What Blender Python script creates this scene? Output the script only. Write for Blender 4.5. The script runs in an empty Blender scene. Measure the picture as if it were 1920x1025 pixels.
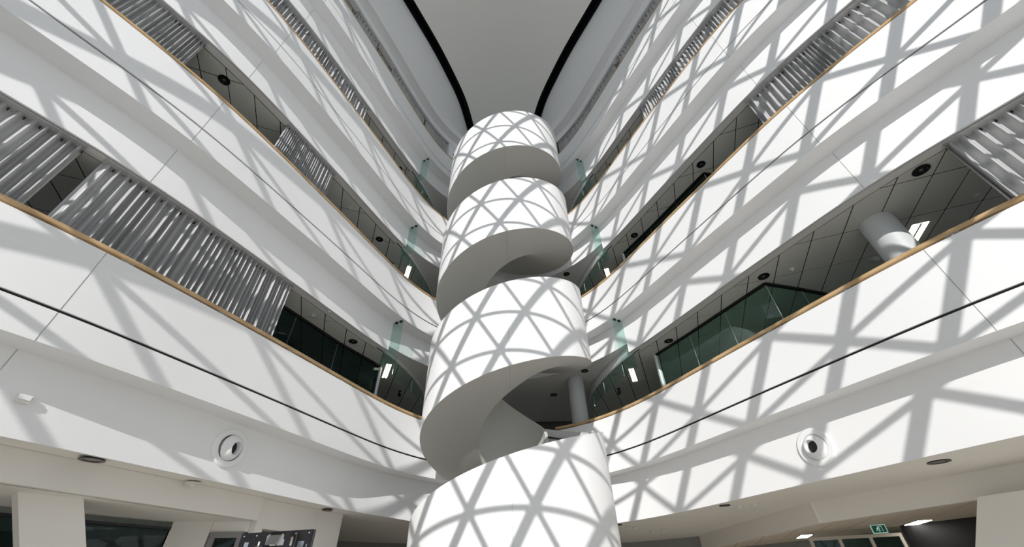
import bpy, bmesh, math, random
from math import sin, cos, tan, pi, radians, hypot, atan2
from mathutils import Vector, Matrix
random.seed(7)
scene = bpy.context.scene
COL = scene.collection

# ------------------------------------------------------------------ camera
CAM_F, CAM_PITCH, CAM_ROLL, CAM_YAW = 748.1, 0.6797, -0.0295, -0.0381
cam_d = bpy.data.cameras.new('camera'); cam = bpy.data.objects.new('camera', cam_d); COL.objects.link(cam)
cam_d.sensor_fit = 'HORIZONTAL'; cam_d.sensor_width = 36.0; cam_d.lens = 36.0*CAM_F/1920.0
cam_d.clip_start = 0.05; cam_d.clip_end = 300
_f = Vector((0, cos(CAM_PITCH), sin(CAM_PITCH))); _r = Vector((1, 0, 0)); _u = _r.cross(_f)
_r2 = _r*cos(CAM_ROLL) + _u*sin(CAM_ROLL); _u2 = -_r*sin(CAM_ROLL) + _u*cos(CAM_ROLL)
_m = Matrix((( _r2.x, _u2.x, -_f.x), (_r2.y, _u2.y, -_f.y), (_r2.z, _u2.z, -_f.z)))
_m = Matrix.Rotation(CAM_YAW, 3, 'Z') @ _m
cam.matrix_world = Matrix.Translation((0, 0, 1.6)) @ _m.to_4x4()
scene.camera = cam

# ------------------------------------------------------------------ sky, sun, exposure
world = bpy.data.worlds.new('sky'); scene.world = world; world.use_nodes = True
bg = world.node_tree.nodes['Background']; bg.inputs[0].default_value = (0.80, 0.90, 1.0, 1); bg.inputs[1].default_value = 0.90
SUN_AZ, SUN_EL = radians(10), radians(20)
sd = bpy.data.lights.new('sun', 'SUN'); sd.energy = 3.45; sd.angle = radians(0.35); sd.color = (1.0, 0.98, 0.95)
sun = bpy.data.objects.new('sun', sd); COL.objects.link(sun)
S = Vector((sin(SUN_AZ)*cos(SUN_EL), cos(SUN_AZ)*cos(SUN_EL), -sin(SUN_EL)))
sun.rotation_euler = S.to_track_quat('-Z', 'Y').to_euler(); sun.location = (-4, -12, 20)
scene.view_settings.view_transform = 'Standard'; scene.view_settings.look = 'None'
scene.view_settings.gamma = 1.0; scene.view_settings.use_curve_mapping = False
scene.view_settings.exposure = 0.06

# ------------------------------------------------------------------ materials
def mat(name, col, rough=0.6, metal=0.0, noise=0.0, nscale=6.0, bump=0.0, bscale=60.0, spec=0.4):
    m = bpy.data.materials.new(name); m.use_nodes = True
    nt = m.node_tree; b = nt.nodes['Principled BSDF']
    b.inputs['Base Color'].default_value = (*col, 1); b.inputs['Roughness'].default_value = rough
    b.inputs['Metallic'].default_value = metal; b.inputs['Specular IOR Level'].default_value = spec
    tc = nt.nodes.new('ShaderNodeTexCoord')
    if noise:
        n = nt.nodes.new('ShaderNodeTexNoise'); n.inputs['Scale'].default_value = nscale; n.inputs['Detail'].default_value = 5
        nt.links.new(tc.outputs['Object'], n.inputs['Vector'])
        r = nt.nodes.new('ShaderNodeMapRange'); r.inputs[3].default_value = 1-noise; r.inputs[4].default_value = 1+noise
        nt.links.new(n.outputs['Fac'], r.inputs[0])
        mx = nt.nodes.new('ShaderNodeVectorMath'); mx.operation = 'SCALE'; mx.inputs[0].default_value = col
        nt.links.new(r.outputs[0], mx.inputs['Scale']); nt.links.new(mx.outputs[0], b.inputs['Base Color'])
    if bump:
        n2 = nt.nodes.new('ShaderNodeTexNoise'); n2.inputs['Scale'].default_value = bscale
        nt.links.new(tc.outputs['Object'], n2.inputs['Vector'])
        bp = nt.nodes.new('ShaderNodeBump'); bp.inputs['Strength'].default_value = bump; bp.inputs['Distance'].default_value = 0.01
        nt.links.new(n2.outputs['Fac'], bp.inputs['Height']); nt.links.new(bp.outputs[0], b.inputs['Normal'])
    return m
def emis(name, col, st):
    m = bpy.data.materials.new(name); m.use_nodes = True; b = m.node_tree.nodes['Principled BSDF']
    b.inputs['Base Color'].default_value = (*col, 1); b.inputs['Emission Color'].default_value = (*col, 1)
    b.inputs['Emission Strength'].default_value = st; return m
def glass(name, tint, refl=0.08, rough=0.0):
    m = bpy.data.materials.new(name); m.use_nodes = True; nt = m.node_tree; nt.nodes.remove(nt.nodes['Principled BSDF'])
    out = nt.nodes['Material Output']
    tr = nt.nodes.new('ShaderNodeBsdfTransparent'); tr.inputs[0].default_value = (*tint, 1)
    gl = nt.nodes.new('ShaderNodeBsdfGlossy'); gl.inputs[0].default_value = (0.85, 0.95, 0.92, 1); gl.inputs['Roughness'].default_value = rough
    fr = nt.nodes.new('ShaderNodeLayerWeight'); fr.inputs[0].default_value = 0.5
    pw = nt.nodes.new('ShaderNodeMath'); pw.operation = 'POWER'; pw.inputs[1].default_value = 4.0
    ml = nt.nodes.new('ShaderNodeMath'); ml.operation = 'MULTIPLY'; ml.inputs[1].default_value = 0.7
    nt.links.new(fr.outputs['Facing'], pw.inputs[0]); nt.links.new(pw.outputs[0], ml.inputs[0])
    ad = nt.nodes.new('ShaderNodeMath'); ad.operation = 'ADD'; ad.use_clamp = True; ad.inputs[1].default_value = refl
    mx = nt.nodes.new('ShaderNodeMixShader')
    nt.links.new(ml.outputs[0], ad.inputs[0]); nt.links.new(ad.outputs[0], mx.inputs[0])
    nt.links.new(tr.outputs[0], mx.inputs[1]); nt.links.new(gl.outputs[0], mx.inputs[2]); nt.links.new(mx.outputs[0], out.inputs[0])
    return m
def wood(name, c1, c2, scale=3.0):
    m = bpy.data.materials.new(name); m.use_nodes = True; nt = m.node_tree; b = nt.nodes['Principled BSDF']
    tc = nt.nodes.new('ShaderNodeTexCoord'); n = nt.nodes.new('ShaderNodeTexNoise'); n.inputs['Scale'].default_value = scale; n.inputs['Detail'].default_value = 6
    nt.links.new(tc.outputs['Object'], n.inputs['Vector'])
    r = nt.nodes.new('ShaderNodeValToRGB'); r.color_ramp.elements[0].color = (*c1, 1); r.color_ramp.elements[1].color = (*c2, 1)
    r.color_ramp.elements[0].position = 0.35; r.color_ramp.elements[1].position = 0.65
    nt.links.new(n.outputs['Fac'], r.inputs[0]); nt.links.new(r.outputs[0], b.inputs['Base Color']); b.inputs['Roughness'].default_value = 0.4
    return m
M = dict(
    white=mat('white_paint', (0.90, 0.90, 0.90), 0.55, noise=0.015, nscale=1.2, bump=0.03, bscale=90),
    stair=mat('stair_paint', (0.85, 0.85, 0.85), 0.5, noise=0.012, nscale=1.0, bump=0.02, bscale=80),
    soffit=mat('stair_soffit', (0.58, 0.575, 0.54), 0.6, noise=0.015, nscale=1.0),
    plaster=mat('plaster', (0.84, 0.83, 0.80), 0.7, noise=0.02, nscale=1.5),
    cream=mat('cream_plaster', (0.88, 0.845, 0.79), 0.7, noise=0.02, nscale=1.5),
    slot=mat('shadow_gap', (0.012, 0.012, 0.014), 0.6, noise=0.1),
    black=mat('black', (0.01, 0.01, 0.01), 0.5, noise=0.1),
    blackgloss=mat('black_gloss', (0.012, 0.012, 0.014), 0.25, noise=0.1),
    wood=wood('handrail_timber', (0.48, 0.31, 0.15), (0.64, 0.44, 0.24)),
    bracket=mat('bracket_steel', (0.7, 0.7, 0.7), 0.35, 0.6, noise=0.02),
    tile=mat('ceiling_tile', (0.74, 0.74, 0.68), 0.85, noise=0.03, nscale=2, bump=0.05, bscale=200),
    tilewarm=mat('warm_ceiling_tile', (0.80, 0.70, 0.58), 0.85, noise=0.04, nscale=2, bump=0.05, bscale=200),
    joint=mat('tile_joint', (0.03, 0.03, 0.028), 0.9, noise=0.05),
    curtain=mat('silver_curtain', (0.50, 0.50, 0.50), 0.42, 0.1, noise=0.06, nscale=5),
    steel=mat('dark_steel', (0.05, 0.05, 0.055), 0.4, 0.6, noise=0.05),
    facade=mat('facade_steel', (0.75, 0.76, 0.78), 0.45, 0.1, noise=0.02),
    floor=mat('pale_floor', (0.74, 0.70, 0.64), 0.35, noise=0.06, nscale=2),
    carpet=mat('carpet', (0.20, 0.20, 0.20), 0.95, noise=0.1, nscale=20),
    darkwall=mat('interior_wall', (0.30, 0.30, 0.285), 0.8, noise=0.05),
    roofceil=mat('roof_ceiling', (0.92, 0.91, 0.86), 0.75, noise=0.015, nscale=1.0),
    column=mat('column_paint', (0.60, 0.62, 0.62), 0.5, noise=0.02),
    glassg=glass('green_glass', (0.84, 0.925, 0.905), 0.03),
    glassd=glass('dark_glass', (0.42, 0.52, 0.52), 0.02),
    glassr=glass('room_glass', (0.76, 0.88, 0.84), 0.05),
    lamp=emis('lamp_panel', (1.0, 0.97, 0.88), 10.0),
    lampw=emis('warm_lamp', (1.0, 0.93, 0.78), 5.0),
    exitg=emis('exit_green', (0.0, 0.055, 0.05), 0.35),
    exitw=emis('exit_white', (0.5, 0.75, 0.62), 0.35),
    frame=mat('beige_frame', (0.62, 0.56, 0.48), 0.5, noise=0.03),
    greyframe=mat('grey_frame', (0.27, 0.26, 0.25), 0.5, 0.2, noise=0.03),
    lens=mat('lens', (0.20, 0.20, 0.20), 0.3, 0.3, noise=0.05),
    pcb=mat('grey_plate', (0.22, 0.25, 0.28), 0.5, 0.2, noise=0.05),
    offwhite=mat('device_plastic', (0.78, 0.76, 0.70), 0.4, noise=0.02),
)

# ------------------------------------------------------------------ mesh helpers
def link(name, me, m, parent=None):
    o = bpy.data.objects.new(name, me); COL.objects.link(o)
    if m is not None and not me.materials: me.materials.append(m)
    if parent is not None: o.parent = parent
    return o
def mesh(name, v, f, m, parent=None, smooth=False, sharp=None):
    me = bpy.data.meshes.new(name); me.from_pydata([tuple(p) for p in v], [], f); me.update()
    bm = bmesh.new(); bm.from_mesh(me); bmesh.ops.recalc_face_normals(bm, faces=bm.faces); bm.to_mesh(me); bm.free()
    if smooth:
        for p in me.polygons: p.use_smooth = True
        me.set_sharp_from_angle(angle=radians(sharp or 35))
    return link(name, me, m, parent)
def thing(name, label, cat, loc=(0, 0, 0), group=None):
    o = bpy.data.objects.new(name, None); COL.objects.link(o); o.location = loc; o.empty_display_size = 0.2
    return tag(o, label, cat, group)
def tag(o, label=None, cat=None, group=None, kind=None):
    if label: o['label'] = label
    if cat: o['category'] = cat
    if group: o['group'] = group
    if kind: o['kind'] = kind
    return o
def struct(o, label, cat=None):
    o['kind'] = 'structure'; o['label'] = label
    o['category'] = cat or o.name.split('_')[0].split('.')[0]
    return o
def box(name, c, s, m, parent=None, rz=0.0, bevel=0.0, mats=None):
    x, y, z = s[0]/2, s[1]/2, s[2]/2
    bm = bmesh.new(); bmesh.ops.create_cube(bm, size=1)
    for v in bm.verts: v.co = Vector((v.co.x*s[0], v.co.y*s[1], v.co.z*s[2]))
    if bevel: bmesh.ops.bevel(bm, geom=list(bm.edges), offset=bevel, segments=2, affect='EDGES')
    bm.transform(Matrix.Translation(c) @ Matrix.Rotation(rz, 4, 'Z'))
    me = bpy.data.meshes.new(name); bm.to_mesh(me); bm.free()
    return link(name, me, m, parent)
def lathe(name, prof, m, parent=None, loc=(0, 0, 0), axis=(0, 0, 1), seg=32, closed=False):
    v = []; f = []; n = len(prof)
    for i in range(seg):
        a = 2*pi*i/seg
        for r, z in prof: v.append((r*cos(a), r*sin(a), z))
    for i in range(seg):
        j = (i+1) % seg
        for k in range(n if closed else n-1):
            k2 = (k+1) % n
            f.append((i*n+k, j*n+k, j*n+k2, i*n+k2))
    q = Vector((0, 0, 1)).rotation_difference(Vector(axis).normalized()).to_matrix().to_4x4()
    mt = Matrix.Translation(loc) @ q
    v = [mt @ Vector(p) for p in v]
    me = bpy.data.meshes.new(name); me.from_pydata([tuple(p) for p in v], [], f); me.update()
    bm = bmesh.new(); bm.from_mesh(me); bmesh.ops.remove_doubles(bm, verts=bm.verts, dist=1e-5); bmesh.ops.recalc_face_normals(bm, faces=bm.faces); bm.to_mesh(me); bm.free()
    for p in me.polygons: p.use_smooth = True
    me.set_sharp_from_angle(angle=radians(35))
    return link(name, me, m, parent)
def prism(name, poly, z0, z1, m, parent=None):
    n = len(poly); v = [(x, y, z0) for x, y in poly]+[(x, y, z1) for x, y in poly]
    f = [tuple(range(n))[::-1], tuple(range(n, 2*n))]+[(i, (i+1) % n, n+(i+1) % n, n+i) for i in range(n)]
    return mesh(name, v, f, m, parent)
def orient_box(name, p, ux, uy, uz, s, m, parent=None):
    """box of size s centred at p with axes ux, uy, uz"""
    v = []
    for a in (-.5, .5):
        for b in (-.5, .5):
            for c in (-.5, .5):
                v.append(Vector(p)+Vector(ux)*a*s[0]+Vector(uy)*b*s[1]+Vector(uz)*c*s[2])
    f = [(0, 1, 3, 2), (4, 6, 7, 5), (0, 4, 5, 1), (2, 3, 7, 6), (0, 2, 6, 4), (1, 5, 7, 3)]
    return mesh(name, v, f, m, parent)

# ------------------------------------------------------------------ the plan of the atrium: one flowing U curve
CX = 0.305
CP = [(9.4, -3.2), (8.9, -1.5), (7.9, .6), (6.85, 2.3), (6.22, 3.2), (5.6, 4.25), (5.08, 5.4), (4.6, 6.5), (4.25, 7.3), (3.8, 8.4), (3.5, 9.1),
      (3.25, 9.7), (2.95, 10.25), (2.45, 11.0), (1.95, 11.5), (1.25, 11.95), (.5, 12.25), (0, 12.3)]
def make_curve(cp, step=0.085):
    pts = cp+[(-x, y) for x, y in cp[::-1][1:]]
    d = [0]
    for a, b in zip(pts, pts[1:]): d.append(d[-1]+hypot(b[0]-a[0], b[1]-a[1]))
    n = int(d[-1]/step); q = []; k = 0
    for i in range(n+1):
        t = d[-1]*i/n
        while k < len(d)-2 and d[k+1] < t: k += 1
        u = (t-d[k])/(d[k+1]-d[k]); q.append((pts[k][0]*(1-u)+pts[k+1][0]*u, pts[k][1]*(1-u)+pts[k+1][1]*u))
    W = 14; w = [math.exp(-(j/W*2.2)**2/2) for j in range(-W, W+1)]; sw = sum(w); out = []
    for i in range(n+1):
        x = y = 0
        for j in range(-W, W+1):
            k = i+j
            if k < 0: px, py = 2*q[0][0]-q[-k][0], 2*q[0][1]-q[-k][1]
            elif k > n: px, py = 2*q[n][0]-q[2*n-k][0], 2*q[n][1]-q[2*n-k][1]
            else: px, py = q[k]
            x += w[j+W]*px; y += w[j+W]*py
        out.append((x/sw+CX, y/sw))
    return out
def normals(q):
    out = []
    for i in range(len(q)):
        a = q[max(i-1, 0)]; b = q[min(i+1, len(q)-1)]
        tx, ty = b[0]-a[0], b[1]-a[1]; l = hypot(tx, ty)
        out.append((ty/l, -tx/l))          # runs right -> back -> left, outward
    return out
Q = make_curve(CP); QN = normals(Q); NQ = len(Q); MID = NQ//2
def idx(side, y):
    rng = range(0, MID) if side == 'R' else range(MID, NQ)
    return min(rng, key=lambda i: abs(Q[i][1]-y))
SHIFT = {1: .08, 2: -.06, 3: -.13, 4: -.16, 5: -.18}
def at(i, o, lv=1):
    x, y = Q[i]; nx, ny = QN[i]
    return (x+nx*o+SHIFT[lv], y+ny*o)
def ztilt(x, w): return 0.15*max(0, min(1, (CX-x)/2.9)) if w >= 1 else 0.0   # the left bulkheads hang a little higher
def FL(lv): return 4.3+4*(lv-1)
def sweep(name, lv, i0, i1, prof, m, parent=None, step=2, smooth=True, close=True, caps=True, q=None, qn=None):
    """profile points (offset, z, tilt weight) swept along the plan curve from index i0 to i1"""
    ids = list(range(i0, i1, step))+[i1]; n = len(prof); v = []; f = []
    for i in ids:
        for p in prof:
            if q is None: x, y = at(i, p[0], lv)
            else: x, y = q[i][0]+qn[i][0]*p[0], q[i][1]+qn[i][1]*p[0]
            v.append((x, y, p[1]+ztilt(x, p[2] if len(p) > 2 else 0)))
    for a in range(len(ids)-1):
        for k in range(n if close else n-1):
            k2 = (k+1) % n; f.append((a*n+k, (a+1)*n+k, (a+1)*n+k2, a*n+k2))
    if close and caps:
        f.append(tuple(range(n))); f.append(tuple((len(ids)-1)*n+k for k in range(n))[::-1])
    return mesh(name, v, f, m, parent, smooth, 30)

# ------------------------------------------------------------------ ground, roof, outer shell
fl = box('floor', (0, 4, -0.06), (60, 60, 0.12), M['floor']); struct(fl, 'pale ground floor of the atrium')
OUT = 5.6
# outer walls, one per side, wrapping the storeys
def shell(name, i0, i1, label):
    o = sweep(name, 1, i0, i1, [(OUT, 0), (OUT, 25), (OUT+.2, 25), (OUT+.2, 0)], M['darkwall'], None, 6); struct(o, label, 'wall'); return o
shell('wall_right', 0, idx('R', 11.4), 'dark outer wall behind the right hand galleries')
shell('wall_left', idx('L', 11.4), NQ-1, 'dark outer wall behind the left hand galleries')
shell('wall_back', idx('R', 11.4)-1, idx('L', 11.4)+1, 'dark back wall behind the stair lobbies')
# roof: ceiling island, black gap, lid
RCP = [(9.4, -3.2), (8.9, -1.5), (7.9, .6), (6.85, 2.3), (6.22, 3.3), (5.55, 4.7), (4.72, 6.5), (4.2, 7.5), (3.5, 8.9), (3.0, 10.1), (2.45, 11.5), (2.12, 13.2), (1.9, 14.6), (1.2, 15.8), (0, 16.3)]
RQ = [(x-.12, y) for x, y in make_curve(RCP)]; RN = normals(RQ); RNQ = len(RQ)
ROOF = 23.45
isl = [(RQ[i][0]-RN[i][0]*.45, RQ[i][1]-RN[i][1]*.45) for i in range(0, RNQ, 3)]
o = prism('ceiling', isl, ROOF, ROOF+.12, M['roofceil']); struct(o, 'smooth pale grey ceiling panel high above the staircase', 'ceiling')
o = box('ceiling', (0, 5, 24.6), (44, 40, .2), M['slot']); struct(o, 'black void above the gap around the ceiling panel', 'ceiling')
o = sweep('trim_1', 5, 0, RNQ-1, [(-.02, ROOF+.02), (-.02, 24.5), (.1, 24.5), (.1, ROOF+.02)], M['slot'], None, 4, q=RQ, qn=RN); struct(o, 'black shadow gap between the ceiling panel and the white wall', 'trim')

# ------------------------------------------------------------------ facade lattice behind the viewer (casts the triangular shadows)
LX, LZ, FY = 1.168, 0.993, -3.0
def node(r, c): return Vector((-2.48+LX*(c+(.5 if r % 2 else 0)), FY, 6.74+LZ*r))
bv = []; bf = []
def bar(a, b, w, d):
    t = (b-a).normalized(); n = Vector((t.z, 0, -t.x)); y = Vector((0, 1, 0)); k = len(bv)
    for p in (a, b):
        for s1, s2 in ((-1, 0), (1, 0), (1, 1), (-1, 1)): bv.append(p+n*s1*w/2+y*s2*d)
    for i in range(4): j = (i+1) % 4; bf.append((k+i, k+j, k+4+j, k+4+i))
    bf.append((k, k+1, k+2, k+3)); bf.append((k+7, k+6, k+5, k+4))
for r in range(-7, 18):
    for c in range(-12, 14):
        a = node(r, c)
        if r % 1 == 0: bar(a, node(r, c+1), 0.095, 0.05)
        if r < 17:
            rr = r % 2
            bar(a, node(r+1, c+(1 if rr else 0)), 0.095, 0.25)
            bar(a, node(r+1, c+(0 if rr else -1)), 0.095, 0.25)
o = mesh('window_1', bv, bf, M['facade']); struct(o, 'triangulated steel lattice of the glazed facade', 'window')

# ------------------------------------------------------------------ balconies
RAILS = {}
JY = {1: 4.1, 2: 4.15, 3: 4.3, 4: 4.4}
labels = {1: 'lowest curved white balcony with timber handrail, just above the ground floor',
          2: 'second curved white balcony from the bottom, with timber handrail',
          3: 'third curved white balcony from the bottom, with timber handrail',
          4: 'topmost curved white balcony, below the tall blank upper wall'}
for lv in (1, 2, 3, 4):
    F = FL(lv); b = thing('balcony', labels[lv], 'balcony', (CX, 12.3, F), 'stacked curved balconies of the atrium')
    inv = Matrix.Translation((-CX, -12.3, -F))
    def put(o):
        o.matrix_parent_inverse = inv; return o
    G = 0.006
    jr, jl = idx('R', JY[lv]), idx('L', JY[lv])
    segs = [(0, jr), (jr, MID-10), (MID+10, jl), (jl, NQ-1)]
    def panels(name, prof, m, segs, smooth=True):
        for a, c in segs:
            o = sweep(name, lv, a, c, prof, m, None, 2, smooth)
            o.parent = b; put(o)
    # parapet stops on either side of the stair landing
    pseg = [(0, jr), (jr, idx('R', 11.92)), (idx('L', 12.1), jl), (jl, NQ-1)]
    def trimmed(sg):
        # leave a fine open joint between neighbouring panels
        return sg
    panels('parapet_panel', [(0, F+.115, .45), (0, F+1.03, .25), (.13, F+1.03, .25), (.13, F+.115, .45)], M['white'], pseg)
    fseg = [(0, jr), (jr, MID), (MID, jl), (jl, NQ-1)]
    panels('fascia_panel', [(0, F-.31, .8), (0, F+.075, .45), (.42, F+.06, .45), (.42, F-.31, .8)], M['white'], fseg)
    panels('shadow_gap', [(.03, F+.07, .45), (.03, F+.12, .45), (.1, F+.12, .45), (.1, F+.07, .45)], M['slot'], [(0, NQ-1)])
    fr_, fl_ = idx('R', 10.05), idx('L', 10.05)
    bh = [(.42, F-1.35, 1), (.42, F-.305, .8), (.47, F-.305, .8), (.47, F-1.35, 1)]
    if lv == 1: panels('bulkhead_panel', bh, M['white'], fseg)
    else:
        # over the stair lobby the bulkhead is shorter
        panels('bulkhead_panel', bh, M['white'], [(0, jr), (jr, fr_), (fl_, jl), (jl, NQ-1)])
        panels('bulkhead_panel', [(.42, F-1.07, 0), (.42, F-.305, .8), (.47, F-.305, .8), (.47, F-1.07, 0)], M['white'], [(fr_, MID), (MID, fl_)])
    # thin dark joints between panels
    for j in (jr, jl):
        x, y = at(j, 0, lv); nx, ny = QN[j]; tx, ty = -ny, nx
        for (o0, z0, z1, w0, w1) in ((-.001, F+.115, F+1.03, .45, .25), (-.001, F-.31, F+.075, .8, .45), (.419, F-1.35, F-.31, 1, .8)):
            px, py = at(j, o0, lv); z0 += ztilt(px, w0); z1 += ztilt(px, w1)
            o = orient_box('panel_joint', (px, py, (z0+z1)/2), (tx, ty, 0), (nx, ny, 0), (0, 0, 1), (.005, .004, z1-z0), M['greyframe'], b); put(o)
    # handrail with brackets
    rz = F+1.07
    rails = []
    for a, c in ((0, idx('R', 11.92)), (idx('L', 12.1), NQ-1)):
        hr = sweep('handrail', lv, a, c, [(.02, rz, .25), (.01, rz+.012, .25), (.01, rz+.058, .25), (.025, rz+.07, .25), (.085, rz+.07, .25), (.1, rz+.058, .25), (.1, rz+.012, .25), (.09, rz, .25)], M['wood'], None, 2)
        hr.parent = b; put(hr); rails.append(hr)
        if lv <= 2:
            k = a+8
            while k < c-4:
                x, y = at(k, .055, lv); nx, ny = QN[k]
                if 1.5 < y: 
                    z = F+1.03+ztilt(x, .25)
                    bk = orient_box('bracket', (x, y, z+.02), (-ny, nx, 0), (nx, ny, 0), (0, 0, 1), (.03, .03, .045), M['bracket'], hr); bk.matrix_parent_inverse = inv @ Matrix.Identity(4) if False else Matrix.Identity(4)
                    pl = orient_box('bracket', (x, y, z+.037), (-ny, nx, 0), (nx, ny, 0), (0, 0, 1), (.16, .05, .006), M['bracket'], hr); pl.matrix_parent_inverse = Matrix.Identity(4)
                k += 17
# tall upper wall above the fourth balcony
F = FL(5)
wv = []; wf = []; ids = list(range(0, NQ, 2)); RM = RNQ//2
for i in ids:
    u = i/MID*RM if i <= MID else RM+(i-MID)/(NQ-1-MID)*(RNQ-1-RM)
    k = min(int(u), RNQ-2); u -= k
    tx = RQ[k][0]*(1-u)+RQ[k+1][0]*u; ty = RQ[k][1]*(1-u)+RQ[k+1][1]*u
    row = [(*at(i, .42, 5), F-1.2+ztilt(at(i, .42, 5)[0], 1)), (*at(i, .42, 5), F-.75), (*at(i, .06, 5), F-.75)]
    p0 = at(i, .06, 5)
    for w in (.15, .35, .6, .8, 1.0):
        e = w*w*(3-2*w); row.append((p0[0]*(1-e)+tx*e, p0[1]*(1-e)+ty*e, F-.75+(ROOF-F+.75)*w))
    nn = QN[i]
    row += [(row[-1][0]+nn[0]*.3, row[-1][1]+nn[1]*.3, ROOF), (p0[0]+nn[0]*.4, p0[1]+nn[1]*.4, F-1.2+ztilt(p0[0], 1))]
    wv += row
n = 10
for a_ in range(len(ids)-1):
    for k in range(n):
        k2 = (k+1) % n; wf.append((a_*n+k, (a_+1)*n+k, (a_+1)*n+k2, a_*n+k2))
o = mesh('wall_top', wv, wf, M['white'], None, True, 40)
struct(o, 'tall blank white wall curving up from the topmost gallery to the ceiling', 'wall')

for sd_, a_, b_ in (('right', idx('R', 11.15), idx('R', 11.8)), ('left', idx('L', 11.8), idx('L', 11.15))):
    o = sweep('wall_back', 5, a_, b_, [(.45, FL(4)), (.45, F-1.0), (.55, F-1.0), (.55, FL(4))], M['white'], None, 2)
    struct(o, 'white end wall of the topmost gallery, %s of the staircase' % sd_, 'wall')
# ------------------------------------------------------------------ gallery floors
for lv in (1, 2, 3, 4):
    F = FL(lv)
    o = sweep('floor', lv, 0, NQ-1, [(.05, F-.02), (.05, F), (OUT, F), (OUT, F-.02)], M['carpet'], None, 4)
    struct(o, 'dark carpeted floor of gallery level %s' % ['one', 'two', 'three', 'four'][lv-1], 'floor')

# ------------------------------------------------------------------ gallery ceilings with tiles
BAF = {'R': [(4.0, 10.05), (3.84, 10.4), (3.66, 10.85), (3.48, 11.5), (3.35, 12.1), (3.25, 12.7), (3.22, 13.2), (3.25, 13.8), (3.35, 14.5), (3.6, 15.5), (4.1, 16.8)]}
BAF['L'] = [(2*CX-x-.02, y) for x, y in BAF['R']]
def clip(poly, p, n):
    """keep the side where (v-p).n >= 0"""
    out = []
    for i in range(len(poly)):
        a = poly[i]; c = poly[(i+1) % len(poly)]
        da = (a[0]-p[0])*n[0]+(a[1]-p[1])*n[1]; dc = (c[0]-p[0])*n[0]+(c[1]-p[1])*n[1]
        if da >= 0: out.append(a)
        if (da >= 0) != (dc >= 0):
            t = da/(da-dc); out.append((a[0]+(c[0]-a[0])*t, a[1]+(c[1]-a[1])*t))
    return out
def area(p): return abs(sum(p[i][0]*p[(i+1) % len(p)][1]-p[(i+1) % len(p)][0]*p[i][1] for i in range(len(p))))/2
CEILZ = {}
TU, TV = .545, 1.055
tile_me = {}
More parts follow.
